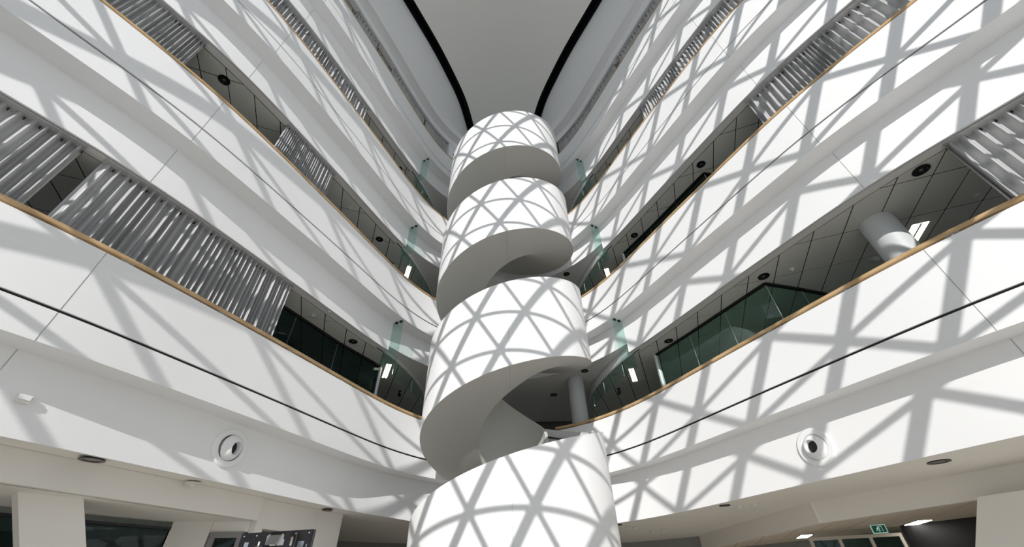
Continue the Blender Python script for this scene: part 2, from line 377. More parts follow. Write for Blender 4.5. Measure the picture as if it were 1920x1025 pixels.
for lv in (1, 2, 3, 4):
    for side in 'RL':
        zc = FL(lv+1)-(1.35 if lv < 4 else 1.2)+(0 if side == 'R' else .15)
        CEILZ[(lv, side)] = zc
        i_f = idx(side, 10.05)
        a, c = (0, i_f) if side == 'R' else (i_f, NQ-1)
        # backing slab up to the glass baffle, then along the baffle line
        sl = lv+1
        ids = list(range(a, c, 4))+[c]
        inner = [at(i, .46, sl) for i in ids]; outer = [at(i, OUT, sl) for i in ids]
        bl = [(x+SHIFT[sl], y) for x, y in BAF[side]]
        far = 12.0 if side == 'R' else -12.0
        v = []; f = []
        def strip(A, B):
            k = len(v)
            for p, r in zip(A, B): v.extend([(p[0], p[1], zc+.009), (r[0], r[1], zc+.009), (p[0], p[1], zc+.06), (r[0], r[1], zc+.06)])
            for t in range(len(A)-1):
                q = k+4*t; f.extend([(q, q+4, q+5, q+1), (q+2, q+3, q+7, q+6), (q, q+2, q+6, q+4), (q+1, q+5, q+7, q+3)])
        strip(inner, outer); strip(bl, [(far+SHIFT[sl], y) for x, y in bl])
        ce = mesh('ceiling', v, f, M['joint']); struct(ce, '%s suspended tile ceiling over the %s gallery, level %s' % (('grey'), ('right' if side == 'R' else 'left'), ['one', 'two', 'three', 'four'][lv-1]), 'ceiling')
        # plain border strip along the bulkhead
        mo = sweep('border_strip', sl, a, c, [(.46, zc), (.66, zc), (.66, zc+.02), (.46, zc+.02)], M['plaster'], ce, 3)
        # tiles
        ang = radians(22.3 if side == 'R' else -21.2)
        vd = (sin(ang), cos(ang)); ud = (cos(ang), -sin(ang))
        an = (6.69, 5.43) if side == 'R' else (-4.42, 8.64)
        ymax = 15.5
        omax = {1: 4.2, 2: 3.0, 3: 2.4, 4: 1.6}[lv]
        for iu in range(-16, 17):
            for iv in range(-9, 11):
                cx = an[0]+ud[0]*TU*(iu+.5)+vd[0]*TV*(iv+.5); cy = an[1]+ud[1]*TU*(iu+.5)+vd[1]*TV*(iv+.5)
                if cy < 1.5 or cy > ymax: continue
                best = min(range(a, c+1), key=lambda i: (at(i, 0, sl)[0]-cx)**2+(at(i, 0, sl)[1]-cy)**2)
                px, py = at(best, 0, sl); nx, ny = QN[best]; off = (cx-px)*nx+(cy-py)*ny
                if off > omax or off < -.3: continue
                g = .011
                poly = [(cx+ud[0]*su*(TU/2-g)+vd[0]*sv*(TV/2-g), cy+ud[1]*su*(TU/2-g)+vd[1]*sv*(TV/2-g)) for su, sv in ((-1, -1), (1, -1), (1, 1), (-1, 1))]
                full = area(poly)
                poly = clip(poly, at(best, .685, sl), (nx, ny)) if cy < 10.6 else poly
                if cy > 9.6 and poly:
                    # keep outside the baffle line
                    k = min(range(len(bl)-1), key=lambda t: ((bl[t][0]+bl[t+1][0])/2-cx)**2+((bl[t][1]+bl[t+1][1])/2-cy)**2)
                    tx, ty = bl[k+1][0]-bl[k][0], bl[k+1][1]-bl[k][1]; l = hypot(tx, ty)
                    nn = (ty/l, -tx/l) if side == 'R' else (-ty/l, tx/l)
                    poly = clip(poly, (bl[k][0]+nn[0]*.03, bl[k][1]+nn[1]*.03), nn)
                if len(poly) < 3 or area(poly) < .002: continue
                if abs(area(poly)-full) < 1e-6:
                    key = side
                    if key not in tile_me:
                        t = prism('tile', [(p[0]-cx, p[1]-cy) for p in poly], 0, .02, M['tile'], ce); tile_me[key] = t.data
                    else:
                        t = link('tile', tile_me[key], None, ce)
                    t.location = (cx, cy, zc+.002)
                else:
                    prism('tile', poly, zc+.002, zc+.022, M['tile'], ce)
    # raised plaster ceiling of the stair lobby, between bulkhead and baffles
    zl = FL(lv+1)-1.065; sl = lv+1
    poly = [at(i, .45, sl) for i in range(idx('R', 10.05), idx('L', 10.05)+1, 3)]
    bl = [(x+SHIFT[sl], y) for x, y in BAF['L']]; br = [(x+SHIFT[sl], y) for x, y in BAF['R']]
    poly = poly+bl+br[::-1]
    o = prism('ceiling', poly, zl, zl+.05, M['plaster']); struct(o, 'smooth plaster ceiling of the stair lobby on level %s' % ['one', 'two', 'three', 'four'][lv-1], 'ceiling')
    for side in 'RL':
        zc = CEILZ[(lv, side)]; bl = [(x+SHIFT[sl], y) for x, y in BAF[side]]
        v = []; f = []
        for x, y in bl: v += [(x, y, zc), (x, y, zl+.02)]
        for k in range(len(bl)-1): f.append((2*k, 2*k+2, 2*k+3, 2*k+1))
        w = mesh('trim_2', v, f, M['white'], None, True); sm = w.modifiers.new('s', 'SOLIDIFY'); sm.thickness = .04; sm.offset = 0
        struct(w, 'small white downstand above the %s glass smoke baffle, level %s' % ('right' if side == 'R' else 'left', ['one', 'two', 'three', 'four'][lv-1]), 'trim')

# ------------------------------------------------------------------ spiral staircase
SC = Vector((0.2513, 9.9268, 0)); RO, RI = 2.16, 0.80
def zb(t): return 5.41+.0111111*(t-270)
st = thing('spiral_staircase', 'white spiral staircase with tall solid balustrade winding up through the atrium', 'staircase', SC)
T0, T1 = -324.0, 1142.0
def ribbon(name, t0, t1, r0, r1, zlo, zhi, m, parent, step=3.0):
    n = max(2, int((t1-t0)/step)+1); v = []; f = []
    for i in range(n):
        t = t0+(t1-t0)*i/(n-1); a = radians(t); lo, hi = zlo(t), zhi(t)
        if hi < lo+.01: hi = lo+.01
        for r, z in ((r0, lo), (r1, lo), (r1, hi), (r0, hi)): v.append((r*cos(a), r*sin(a), z))
    for i in range(n-1):
        for k in range(4): k2 = (k+1) % 4; f.append((4*i+k, 4*i+4+k, 4*i+4+k2, 4*i+k2))
    f.append((0, 1, 2, 3)); f.append((4*n-1, 4*n-2, 4*n-3, 4*n-4))
    return mesh(name, v, f, m, parent, True, 40)
def lo(t): return max(.0, zb(t))
def hi(t): return zb(t)+2.23
def lowhi(t): return zb(t)+1.17
OPEN = [(64+360*k, 110+360*k) for k in range(0, 3)]
SEAM = 268.2
cuts = sorted([T0, T1]+[SEAM+360*k for k in range(-1, 3)]+[x for p in OPEN for x in p])
for a, c in zip(cuts, cuts[1:]):
    isopen = any(abs(a-p[0]) < .1 for p in OPEN)
    g = .09
    ob = ribbon('outer_balustrade', a+(g if abs((a-SEAM) % 360) < .1 else 0), c-(0 if abs((c-SEAM) % 360) > .1 else 0), RO-.09, RO, lo, lowhi if isopen else hi, M['stair'], st)
cuts2 = sorted([T0, T1]+[SEAM+360*k for k in range(-1, 3)])
for a, c in zip(cuts2, cuts2[1:]):
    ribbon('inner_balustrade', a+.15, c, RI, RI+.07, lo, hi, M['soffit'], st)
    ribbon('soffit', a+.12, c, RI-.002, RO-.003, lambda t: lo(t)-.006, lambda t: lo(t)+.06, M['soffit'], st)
# cap rails on the outer balustrade top
for a, c in zip(cuts, cuts[1:]):
    if not any(abs(a-p[0]) < .1 for p in OPEN):
        ribbon('cap', a, c, RO-.094, RO+.003, lambda t: hi(t)-.001, lambda t: hi(t)+.012, M['plaster'], st)
# inner handrail
for a, c in ((T0, 64), (110, 424), (470, 784), (830, T1)):
    ribbon('handrail', a, c, RO-.16, RO-.12, lambda t: zb(t)+1.19+.80, lambda t: zb(t)+1.19+.84, M['steel'], st)
# steps, one wedge mesh turned and lifted
NS = 24; da = 360/NS
sv = []
for z in (-.30, 0):
    for r, t in ((RI+.06, 0), (RO-.08, 0), (RO-.08, da/2), (RO-.08, da+1), (RI+.06, da+1)):
        sv.append((r*cos(radians(t)), r*sin(radians(t)), z))
sf = [(4, 3, 2, 1, 0), (5, 6, 7, 8, 9)]+[(i, (i+1) % 5, 5+(i+1) % 5, 5+i) for i in range(5)]
step_o = mesh('step', sv, sf, M['cream'], st); k = 0
t = T0
while t < T1-da:
    s_ = step_o if k == 0 else link('step', step_o.data, None, st)
    s_.location = (0, 0, max(.17, zb(t+da)+1.19)); s_.rotation_euler = (0, 0, radians(t)); k += 1; t += da

# ------------------------------------------------------------------ curtains
def curtain(lv, i0, i1, wl, label, depth=.07, seed=1):
    rnd = random.Random(seed); sl = lv+1
    F = FL(lv); side = 'R' if i1 <= MID else 'L'; zt = CEILZ[(lv, side)]-.012
    # arc-length table at offset .66
    base = [at(i, .49+depth, sl) for i in range(i0, i1+1)]; d = [0]
    for a, b_ in zip(base, base[1:]): d.append(d[-1]+hypot(b_[0]-a[0], b_[1]-a[1]))
    L = d[-1]; pl = []; s = 0
    while s < L:
        w = wl(s/L)*rnd.uniform(.75, 1.3); pl.append((s, min(w, L-s), rnd.uniform(.7, 1.15), rnd.uniform(-.02, .02))); s += w
    PL = [0, .03, .14, .46, .86, 1, .86, .46, .14, .03]; NP = 10; rows = 7; pts = []
    for (s, w, am, ph) in pl:
        for k in range(NP): pts.append((s+w*k/NP, am*depth*PL[k], ph))
    pts.append((L, 0, 0))
    v = []; f = []; n = len(pts); k = 0
    loc = []
    for (s, o, ph) in pts:
        while k < len(d)-2 and d[k+1] < s: k += 1
        u = (s-d[k])/(d[k+1]-d[k]) if d[k+1] > d[k] else 0
        i = i0+k
        x = base[k][0]*(1-u)+base[k+1][0]*u; y = base[k][1]*(1-u)+base[k+1][1]*u
        loc.append((x, y, QN[i], o, ph))
    for r in range(rows):
        u = r/(rows-1); z = F+.6+(zt-.012-F-.6)*u
        for (x, y, nn, o, ph) in loc:
            am = .8+.2*(1-u)+.03*sin(5*u+ph*300)
            sway = ph*(1-u)*.6
            v.append((x+nn[0]*(-o*am)-nn[1]*sway, y+nn[1]*(-o*am)+nn[0]*sway, z))
    for r in range(rows-1):
        for c in range(n-1): f.append((r*n+c, r*n+c+1, (r+1)*n+c+1, (r+1)*n+c))
    im = (i0+i1)//2; x, y = at(im, .6, sl)
    t = thing('curtain', label, 'curtain', (x, y, F), 'silver pleated curtains along the galleries')
    o = mesh('fabric', [(p[0]-x, p[1]-y, p[2]-F) for p in v], f, M['curtain'], t, True, 60)
    # track and little gliders
    q = [at(i, 0, sl) for i in range(NQ)]
    tr = sweep('track', sl, i0, i1, [(.475, zt-.012), (.49+depth, zt-.012), (.49+depth, zt), (.475, zt)], M['bracket'], t, 3); tr.matrix_parent_inverse = Matrix.Translation((-x, -y, -F))
    gv = []; gf = []
    for (s, w, am, ph) in pl:
        j = min(range(len(d)), key=lambda q_: abs(d[q_]-s-w*.05)); bx, by = base[j]; nx, ny = QN[i0+j]
        kk = len(gv)
        for a_ in (-.006, .006):
            for b_ in (-.04, -.005):
                for c_ in (-.045, -.012): gv.append((bx-ny*a_+nx*b_-x, by+nx*a_+ny*b_-y, zt+c_-F))
        gf += [tuple(kk+e for e in q_) for q_ in ((0, 1, 3, 2), (4, 6, 7, 5), (0, 4, 5, 1), (2, 3, 7, 6), (0, 2, 6, 4), (1, 5, 7, 3))]
    g = mesh('glider', gv, gf, M['slot'], t); g['kind'] = 'stuff'
    return t
def rng(side, y0, y1):
    a, b_ = idx(side, y0), idx(side, y1); return (min(a, b_), max(a, b_))
W = lambda v: (lambda u: v)
curtain(1, *rng('L', 1.9, 3.40), W(.135), 'silver pleated curtain at far left of the lowest gallery, left of the dark slit', .17, 1)
a, b_ = rng('L', 3.60, 6.95)
curtain(1, a, b_, lambda u: .07+.065*u, 'long silver pleated curtain on the lowest left gallery, from dark slit to dark glazing', .17, 2)
curtain(2, *rng('L', 1.2, 3.45), W(.075), 'silver pleated curtain at upper left of the second gallery, cut by the frame', .13, 3)
curtain(2, *rng('L', 5.45, 6.95), W(.05), 'short finely pleated silver curtain on the second left gallery', .11, 4)
curtain(3, *rng('L', 1.8, 7.2), W(.11), 'long silver pleated curtain on the third left gallery', .15, 5)
curtain(4, *rng('L', 5.5, 6.65), W(.14), 'short silver curtain high on the topmost left gallery, nearest the frame top', .11, 6)
curtain(4, *rng('L', 7.65, 9.85), W(.14), 'silver curtain in the middle of the topmost left gallery', .11, 7)
curtain(4, *rng('L', 9.98, 11.3), W(.12), 'silver curtain on the topmost left gallery, nearest the staircase', .11, 8)
curtain(1, *rng('R', 1.2, 3.2), W(.14), 'silver pleated curtain at right edge of the lowest gallery', .17, 9)
curtain(2, *rng('R', 1.2, 4.62), lambda u: .06+.09*abs(sin(5*u)), 'long silver pleated curtain on the second right gallery', .17, 10)
curtain(3, *rng('R', 1.8, 7.05), W(.11), 'long silver pleated curtain on the third right gallery', .15, 11)
curtain(4, *rng('R', 3.2, 7.08), W(.15), 'silver curtain on the topmost right gallery, far from the staircase', .11, 12)
curtain(4, *rng('R', 7.3, 11.0), W(.13), 'long silver curtain on the topmost right gallery, reaching the staircase', .11, 13)

# ------------------------------------------------------------------ glass smoke baffles beside the stair
ORD = ['lowest', 'second', 'third', 'topmost']
def pane(name, p0, p1, z0, z1, m, parent, th=.012, org=(0, 0, 0)):
    """upright sheet between two plan points"""
    tx, ty = p1[0]-p0[0], p1[1]-p0[1]; l = hypot(tx, ty); tx, ty = tx/l, ty/l
    o = orient_box(name, ((p0[0]+p1[0])/2-org[0], (p0[1]+p1[1])/2-org[1], (z0+z1)/2-org[2]), (tx, ty, 0), (-ty, tx, 0), (0, 0, 1), (l, th, z1-z0), m, parent)
    return o
for lv in (1, 2, 3):
    for side in 'RL':
        sl = lv+1; i = idx(side, 10.05); zc = CEILZ[(lv, side)]
        x0, y0 = at(i, .03, sl); org = (x0, y0, zc)
        ztop = FL(sl)-.31+ztilt(x0, .8)
        t = thing('glass_baffle', 'hanging green glass smoke baffle %s of the staircase, under the %s balcony' % ('right' if side == 'R' else 'left', ORD[lv]), 'glass screen', org, 'hanging glass smoke baffles')
        pane('fin_pane', at(i, .03, sl), at(i, .415, sl), zc+.0, ztop-.002, M['glassg'], t, .014, org)
        pane('return_pane', at(i, .03, sl), at(i, .62, sl), zc-.45, zc-.004, M['glassg'], t, .014, org)
        for o_ in (.13, .30):
            x, y = at(i, o_, sl); nx, ny = QN[i]
            orient_box('clip', (x-org[0], y-org[1], ztop-.03-org[2]), (nx, ny, 0), (-ny, nx, 0), (0, 0, 1), (.07, .05, .05), M['black'], t)
        bl = [(x+SHIFT[sl], y) for x, y in BAF[side]]; bl[0] = at(i, .62, sl)
        for k in (0, 2, 4, 6):
            for q in (0, 1):
                if q == 0:
                    pv = []; pf = []
                    for p in bl[k:k+3]: pv += [(p[0]-org[0], p[1]-org[1], -.45), (p[0]-org[0], p[1]-org[1], -.003)]
                    pf = [(0, 2, 3, 1), (2, 4, 5, 3)]
                    o = mesh('pane', pv, pf, M['glassg'], t); md = o.modifiers.new('s', 'SOLIDIFY'); md.thickness = .012; md.offset = 0
                else:
                    p = bl[k+2]; box('pane_joint', (p[0]-org[0], p[1]-org[1], -.26), (.014, .014, .36), M['bracket'], t)

# ------------------------------------------------------------------ glazed rooms on the galleries
def partition(lv, side, y0, y1, off, m, label, post=True, joints=3, extra=None, transom=False):
    F = FL(lv); zc = CEILZ[(lv, side)]; i0, i1 = sorted((idx(side, y0), idx(side, y1))); sl = lv+1
    n = joints; pts = [at(int(i0+(i1-i0)*k/n), off, sl) for k in range(n+1)]
    org = (pts[0][0], pts[0][1], F); t = thing('glazed_room', label, 'glass room', org, 'glazed rooms on the galleries')
    if extra: pts = extra+pts if side == 'R' and extra[-1][0] > pts[0][0] else pts+extra
    for a, b_ in zip(pts, pts[1:]):
        pane('pane', a, b_, F+.02, zc-.055, m, t, .012, org)
        pane('head_frame', a, b_, zc-.06, zc-.004, M['black'], t, .06, org)
        pane('sill_frame', a, b_, F, F+.05, M['black'], t, .06, org)
        if transom: pane('transom', a, b_, F+1.42, F+1.435, M['bracket'], t, .05, org)
        box('pane_joint', (b_[0]-org[0], b_[1]-org[1], (zc-F)/2-.03), (.012, .012, zc-F-.1), M['bracket'], t)
    # white end post on the stair side
    e = min(pts, key=lambda p: -p[1]); tx = .06
    if post: box('end_post', (e[0]-org[0], e[1]-org[1]+.05, (zc-F)/2-.002), (.09, .11, zc-F-.004), M['white'], t, bevel=.006)
    # inner dark wall closing the room
    return t
partition(1, 'R', 6.55, 9.83, 1.2, M['glassr'], 'green glass corner room on the lowest right gallery', True, 3, [(9.6, 7.95), (8.1, 7.55), (6.9, 7.22)])
partition(1, 'L', 5.2, 10.45, 1.3, M['glassd'], 'dark glazed room on the lowest left gallery, ending at a white post', True, 4, None, True)
partition(2, 'R', 6.55, 9.9, 1.2, M['glassd'], 'dark glazed room on the second right gallery', True, 3, [(9.6, 7.9), (8.1, 7.5), (6.85, 7.2)])
partition(2, 'L', 6.0, 10.4, 1.45, M['glassd'], 'dark glazed room on the second left gallery', True, 3)
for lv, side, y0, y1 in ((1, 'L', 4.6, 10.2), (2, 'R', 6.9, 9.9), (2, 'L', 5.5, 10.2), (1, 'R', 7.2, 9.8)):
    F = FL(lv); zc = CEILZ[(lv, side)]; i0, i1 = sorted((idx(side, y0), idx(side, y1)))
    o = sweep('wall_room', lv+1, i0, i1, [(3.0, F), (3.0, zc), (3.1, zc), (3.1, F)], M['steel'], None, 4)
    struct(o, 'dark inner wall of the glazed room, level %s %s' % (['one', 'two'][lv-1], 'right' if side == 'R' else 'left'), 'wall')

# ------------------------------------------------------------------ columns
def column(x, y, z0, z1, r, label):
    t = thing('column', label, 'column', (x, y, z0), 'round grey columns')
    lathe('shaft', [(0, 0), (r, 0), (r, z1-z0), (0, z1-z0)], M['column'], t, seg=48)
    lathe('base_ring', [(r, 0), (r+.012, 0), (r+.012, .1), (r, .1)], M['bracket'], t, seg=48)
    return t
column(7.12, 5.13, FL(1), CEILZ[(1, 'R')], .27, 'thick round grey column on the lowest right gallery')
column(2.50, 12.62, FL(1), FL(2)-1.07, .265, 'round grey column in the stair lobby, right of the staircase')

# ------------------------------------------------------------------ downlights, sensors, lamps
DL_TRIM = None
def downlight(x, y, z, r, label, group=None, ringy=False):
    t = thing('downlight', label, 'downlight', (x, y, z), group or 'black recessed downlights')
    lathe('trim', [(r*.62, -.004), (r*.7, -.012), (r, -.012), (r*1.0, .0), (r*.62, .0)], M['blackgloss'], t, seg=28, closed=True)
    lathe('lens', [(0, -.002), (r*.3, -.006), (r*.62, -.004)], M['lens'] if ringy else M['black'], t, seg=28)
    if not ringy: lathe('lamp', [(0, -.014), (r*.2, -.012), (r*.24, -.003)], M['lens'], t, seg=20)
    return t
def cz(lv, side): return CEILZ[(lv, side)]
downlight(7.00, 3.94, cz(1, 'R'), .125, 'black downlight in tiles above the lowest right gallery, nearest the column and curtain')
downlight(5.80, 6.76, cz(1, 'R'), .12, 'black downlight over the corner of the green glass room, lowest right gallery')
downlight(4.61, 9.59, cz(1, 'R'), .12, 'black downlight above the lowest right gallery, nearest the hanging glass baffle')
downlight(-4.02, 9.70, cz(1, 'L'), .12, 'black downlight above the dark glazed room, lowest left gallery')
downlight(5.68, 6.71, cz(2, 'R'), .12, 'black downlight above the second right gallery, farther from the staircase')
downlight(4.52, 9.55, cz(2, 'R'), .12, 'black downlight above the second right gallery, nearer the staircase')
downlight(-6.40, 4.52, cz(2, 'L'), .125, 'black downlight between the two curtains of the second left gallery')
downlight(-4.08, 9.86, cz(2, 'L'), .12, 'black downlight above the second left gallery, near the hanging glass baffle')
downlight(-4.05, 9.93, cz(3, 'L'), .12, 'black downlight above the third left gallery, half hidden by the handrail')
downlight(4.50, 9.64, cz(3, 'R'), .12, 'black downlight above the third right gallery, half hidden by the handrail')
downlight(2.72, 12.0, FL(2)-1.07, .12, 'black downlight in the stair lobby ceiling, above the round column')
downlight(2.56, 11.95, FL(3)-1.07, .12, 'black downlight in the second stair lobby ceiling, right of the staircase')
downlight(1.91, 13.95, FL(2)-1.07, .13, 'ringed downlight deep in the stair lobby ceiling', None, True)
def sensor(x, y, z, r, label, group=None, m='offwhite', h=.03):
    t = thing('ceiling_sensor', label, 'sensor', (x, y, z), group)
    lathe('base', [(0, 0), (r, 0), (r, -h*.35), (r*.8, -h*.5), (0, -h*.5)], M[m], t, seg=20)
    lathe('dome', [(0, -h), (r*.3, -h*.92), (r*.5, -h*.5)], M[m], t, seg=20)
    return t
G1 = 'small ceiling sensors in the tiled gallery ceilings'
sensor(6.29, 6.51, cz(1, 'R'), .05, 'small bright sensor right of the downlight over the green glass room', G1, 'offwhite', .06)
sensor(8.46, 4.47, cz(1, 'R'), .055, 'grey ring sensor in tiles beside the right column, farther from the rail', G1, 'tile')
sensor(8.22, 3.96, cz(1, 'R'), .055, 'grey ring sensor in tiles under the right edge curtain', G1, 'tile')
sensor(7.91, 6.18, cz(1, 'R'), .09, 'grey domed sensor left of the foot of the right column', G1, 'column', .07)
sensor(-4.62, 8.40, cz(1, 'L'), .06, 'pale ring sensor above the dark glazed room, lowest left gallery', G1, 'tile')
sensor(-4.18, 8.24, cz(1, 'L'), .035, 'tiny sensor in the border strip above the lowest left gallery', G1, 'tile')
sensor(5.12, 8.13, cz(2, 'R'), .055, 'pale ring sensor in tiles of the second right gallery', G1, 'tile')
sensor(-4.66, 8.48, cz(2, 'L'), .055, 'pale ring sensor in tiles of the second left gallery', G1, 'tile')
for k, (x, y, nm) in enumerate(((1.62, 14.6, 'left of the ringed downlight'), (2.11, 14.7, 'behind the ringed downlight'), (2.43, 12.2, 'above the round column'))):
    sensor(x, y, FL(2)-1.07, .07, 'pale sensor in the stair lobby ceiling, '+nm, 'sensors in the stair lobby ceiling', 'offwhite')
def troffer(x, y, z, ang, l, w, label):
    t = thing('ceiling_light', label, 'ceiling light', (x, y, z), 'twin tube ceiling lights'); t.rotation_euler = (0, 0, ang)
    box('housing', (0, 0, -.003), (w+.04, l+.04, .006), M['greyframe'], t)
    for s_ in (-1, 1): box('tube', (s_*w*.26, 0, -.011), (w*.36, l, .012), M['lampw'], t, bevel=.004)
    return t
troffer(4.18, 11.74, cz(1, 'R'), radians(-22), 1.0, .17, 'lit twin tube ceiling light behind the lowest right glass baffle')
troffer(-3.52, 11.55, cz(1, 'L'), radians(21), 1.0, .17, 'lit twin tube ceiling light behind the lowest left glass baffle')
troffer(4.11, 11.76, cz(2, 'R'), radians(-22), 1.0, .17, 'lit twin tube ceiling light behind the second right glass baffle')
troffer(-3.50, 11.75, cz(2, 'L'), radians(21), 1.0, .17, 'lit twin tube ceiling light behind the second left glass baffle')
def cctv(x, y, z, label):
    t = thing('security_camera', label, 'camera', (x, y, z))
    lathe('mount', [(0, 0), (.05, 0), (.05, -.02), (.02, -.03), (.02, -.1), (0, -.1)], M['black'], t, seg=16)
    box('body', (0, 0, -.14), (.09, .16, .1), M['blackgloss'], t, bevel=.02); return t
cctv(3.96, 12.81, cz(1, 'R'), 'small black device under the ceiling behind the lowest right glass baffle')
cctv(-3.42, 13.1, cz(1, 'L'), 'small black device under the ceiling behind the lowest left glass baffle')
# louvred lamp beside the column
lx, ly = 8.20, 5.60
t = thing('ceiling_light', 'lit louvred ceiling light beside the right column', 'ceiling light', (lx, ly, cz(1, 'R'))); t.rotation_euler = (0, 0, radians(-22.3))
box('housing', (0, 0, -.002), (.30, 1.0, .004), M['greyframe'], t); box('diffuser', (0, 0, -.007), (.27, .97, .006), M['lampw'], t)
for k in range(14): box('louvre', (0, -.46+.07*k, -.017), (.27, .006, .014), M['bracket'], t)
box('spine', (0, 0, -.018), (.02, .97, .016), M['steel'], t)

# ------------------------------------------------------------------ round air nozzles
def nozzle(i, off, lv, z, R, label, aim, m='white'):
    x, y = at(i, off, lv); nx, ny = QN[i]; n = Vector((-nx, -ny, 0))
    t = thing('air_nozzle', label, 'air vent', (x, y, z), 'round air nozzles')
    lathe('flange', [(R*.66, 0), (R*.66, R*.06), (R*.72, R*.11), (R*.93, R*.11), (R, R*.05), (R, 0)], M[m], t, axis=n, seg=48, closed=True)
    lathe('gap_ring', [(R*.6, R*.02), (R*.68, R*.03)], M['black'], t, axis=n, seg=48)
    a = (n*1.0+Vector(aim)).normalized(); r = R*.66
    prof = [(r*sin(k), r*cos(k)*.85-r*.10) for k in [radians(d) for d in range(82, 33, -3)]]
    prof += [(r*.53, r*.62), (r*.50, r*.58), (r*.47, r*.18)]
    lathe('ball', prof, M[m], t, axis=a, seg=48)
    lathe('bore', [(0, r*.2), (r*.48, r*.2)], M['black'], t, axis=a, seg=32)
    return t
nozzle(idx('L', 6.84), .42, 1, 3.60, .30, 'white round air nozzle on the left white wall below the lowest balcony', (.25, .25, -.1))
nozzle(idx('R', 6.76), .42, 1, 3.42, .30, 'white round air nozzle on the right white wall below the lowest balcony', (-.25, -.1, .05))
nozzle(idx('L', 11.32), .45, 5, 18.5, .13, 'tiny round air nozzle on the topmost wall, left of the staircase top', (.2, -.2, -.2))
nozzle(idx('R', 11.3), .45, 5, 18.55, .13, 'tiny round air nozzle on the topmost wall, right of the staircase top', (-.2, -.2, -.2))
x, y = at(idx('L', 4.42), .40, 1); t = thing('wall_sensor', 'small white box sensor on the far left wall below the lowest balcony', 'sensor', (x, y, 3.50))
nx, ny = QN[idx('L', 4.42)]
orient_box('case', (0, 0, 0), (-ny, nx, 0), (nx, ny, 0), (0, 0, 1), (.13, .05, .09), M['offwhite'], t)
orient_box('lid', (-nx*.03, -ny*.03, .01), (-ny, nx, 0), (nx, ny, 0), (0, 0, 1), (.10, .02, .05), M['white'], t)

# ------------------------------------------------------------------ ground storey, left
ZL = 2.97+.15; ZR = 2.97
iL0, iL1 = idx('L', 10.4), NQ-1
o = sweep('ceiling', 1, idx('L', 11.9), NQ-1, [(.45, ZR+.002, 1), (1.0, ZR+.002, 1), (1.0, ZR+.05, 1), (.45, ZR+.05, 1)], M['cream'], None, 3); struct(o, 'narrow cream soffit over the ground floor, left side', 'ceiling')
o = sweep('ceiling', 1, idx('R', 8.3)-4, idx('L', 9.0), [(.45, ZR+.004, 1), (OUT, ZR+.004, 1), (OUT, ZR+.05, 1), (.45, ZR+.05, 1)], M['cream'], None, 3); struct(o, 'cream ceiling of the ground floor passage behind the staircase', 'ceiling')
iB = idx('L', 8.12)
o = sweep('trim_3', 1, iB, NQ-1, [(.9, 2.76), (.9, ZL), (1.02, ZL), (1.02, 2.76)], M['cream'], None, 3); struct(o, 'cream beam over the left ground floor windows', 'trim')
o = sweep('ceiling', 1, iB-8, NQ-1, [(1.0, 2.76), (OUT, 2.76), (OUT, 2.80), (1.0, 2.80)], M['cream'], None, 3); struct(o, 'cream soffit behind the beam, left ground floor', 'ceiling')
def raked(name, p0, p1, z0, z1, lean, th, m, label):
    # pier leaning along the wall: lean = plan shift per metre going down
    d = z1-z0; tx, ty = p1[0]-p0[0], p1[1]-p0[1]; l = hypot(tx, ty); nx, ny = -ty/l*th, tx/l*th
    if nx*(p0[0]-CX) < 0: nx, ny = -nx, -ny
    v = []
    for z, k in ((z1, 0), (z0, d)):
        for p in (p0, p1): v += [(p[0]+lean[0]*k, p[1]+lean[1]*k, z), (p[0]+lean[0]*k+nx, p[1]+lean[1]*k+ny, z)]
    o = mesh(name, v, [(0, 1, 3, 2), (4, 6, 7, 5), (0, 2, 6, 4), (1, 5, 7, 3), (0, 4, 5, 1), (2, 3, 7, 6)], m); struct(o, label, 'wall'); return o
raked('wall_left', (-6.07, 5.73), (-5.67, 6.24), 0, 2.77, (.25, .57), .35, M['cream'], 'raked cream pier between the dark windows at far left of the ground floor')
def wallseg(name, p0, p1, z0, z1, m, label, th=.12):
    o = pane(name, p0, p1, z0, z1, m, None, th); struct(o, label, 'wall'); return o
def framed(label, p0, p1, z0, z1, gm, fm, fw=.07, mull=0, cat='window', name='window_2', door=False):
    org = (p0[0], p0[1], z0); t = thing(name, label, cat, org); t['kind'] = 'structure'
    tx, ty = p1[0]-p0[0], p1[1]-p0[1]; l = hypot(tx, ty); tx, ty = tx/l, ty/l
    def P(u): return (p0[0]+tx*u, p0[1]+ty*u)
    pane('pane', P(fw), P(l-fw), z0+fw, z1-fw, gm, t, .012, org)
    pane('head', P(0), P(l), z1-fw, z1, fm, t, .09, org); pane('sill', P(0), P(l), z0, z0+fw, fm, t, .09, org)
    us = [fw/2, l-fw/2]+[l*(k+1)/(mull+1) for k in range(mull)]
    for u in us: pane('jamb', P(u-fw/2), P(u+fw/2), z0+fw, z1-fw, fm, t, .085, org)
    return t
framed('dark window in the recess right of the cream pier', (-7.6, 5.9), (-5.80, 8.42), .05, 2.68, M['glassd'], M['steel'], .04, 1, name='window_2')
framed('dark window at far left edge of the ground floor, left of the cream pier', (-8.6, 2.6), (-7.0, 5.2), .05, 2.68, M['glassd'], M['steel'], .04, 1, name='window_3')
wallseg('wall_left', (-5.80, 8.42), (-5.14, 8.47), 0, 2.76, M['cream'], 'cream return wall beside the grey framed door')
framed('grey framed glazed door in the left recess', (-5.10, 8.44), (-4.56, 8.50), 0, 2.60, M['glassd'], M['greyframe'], .09, 0, 'door', 'door_1')
wallseg('wall_left', (-5.14, 8.50), (-4.52, 8.55), 2.60, 2.78, M['cream'], 'cream wall over the grey framed door')
wallseg('wall_left', (-4.46, 8.50), (-4.40, 8.66), 0, ZL, M['cream'], 'cream wall corner between the door and the green window')
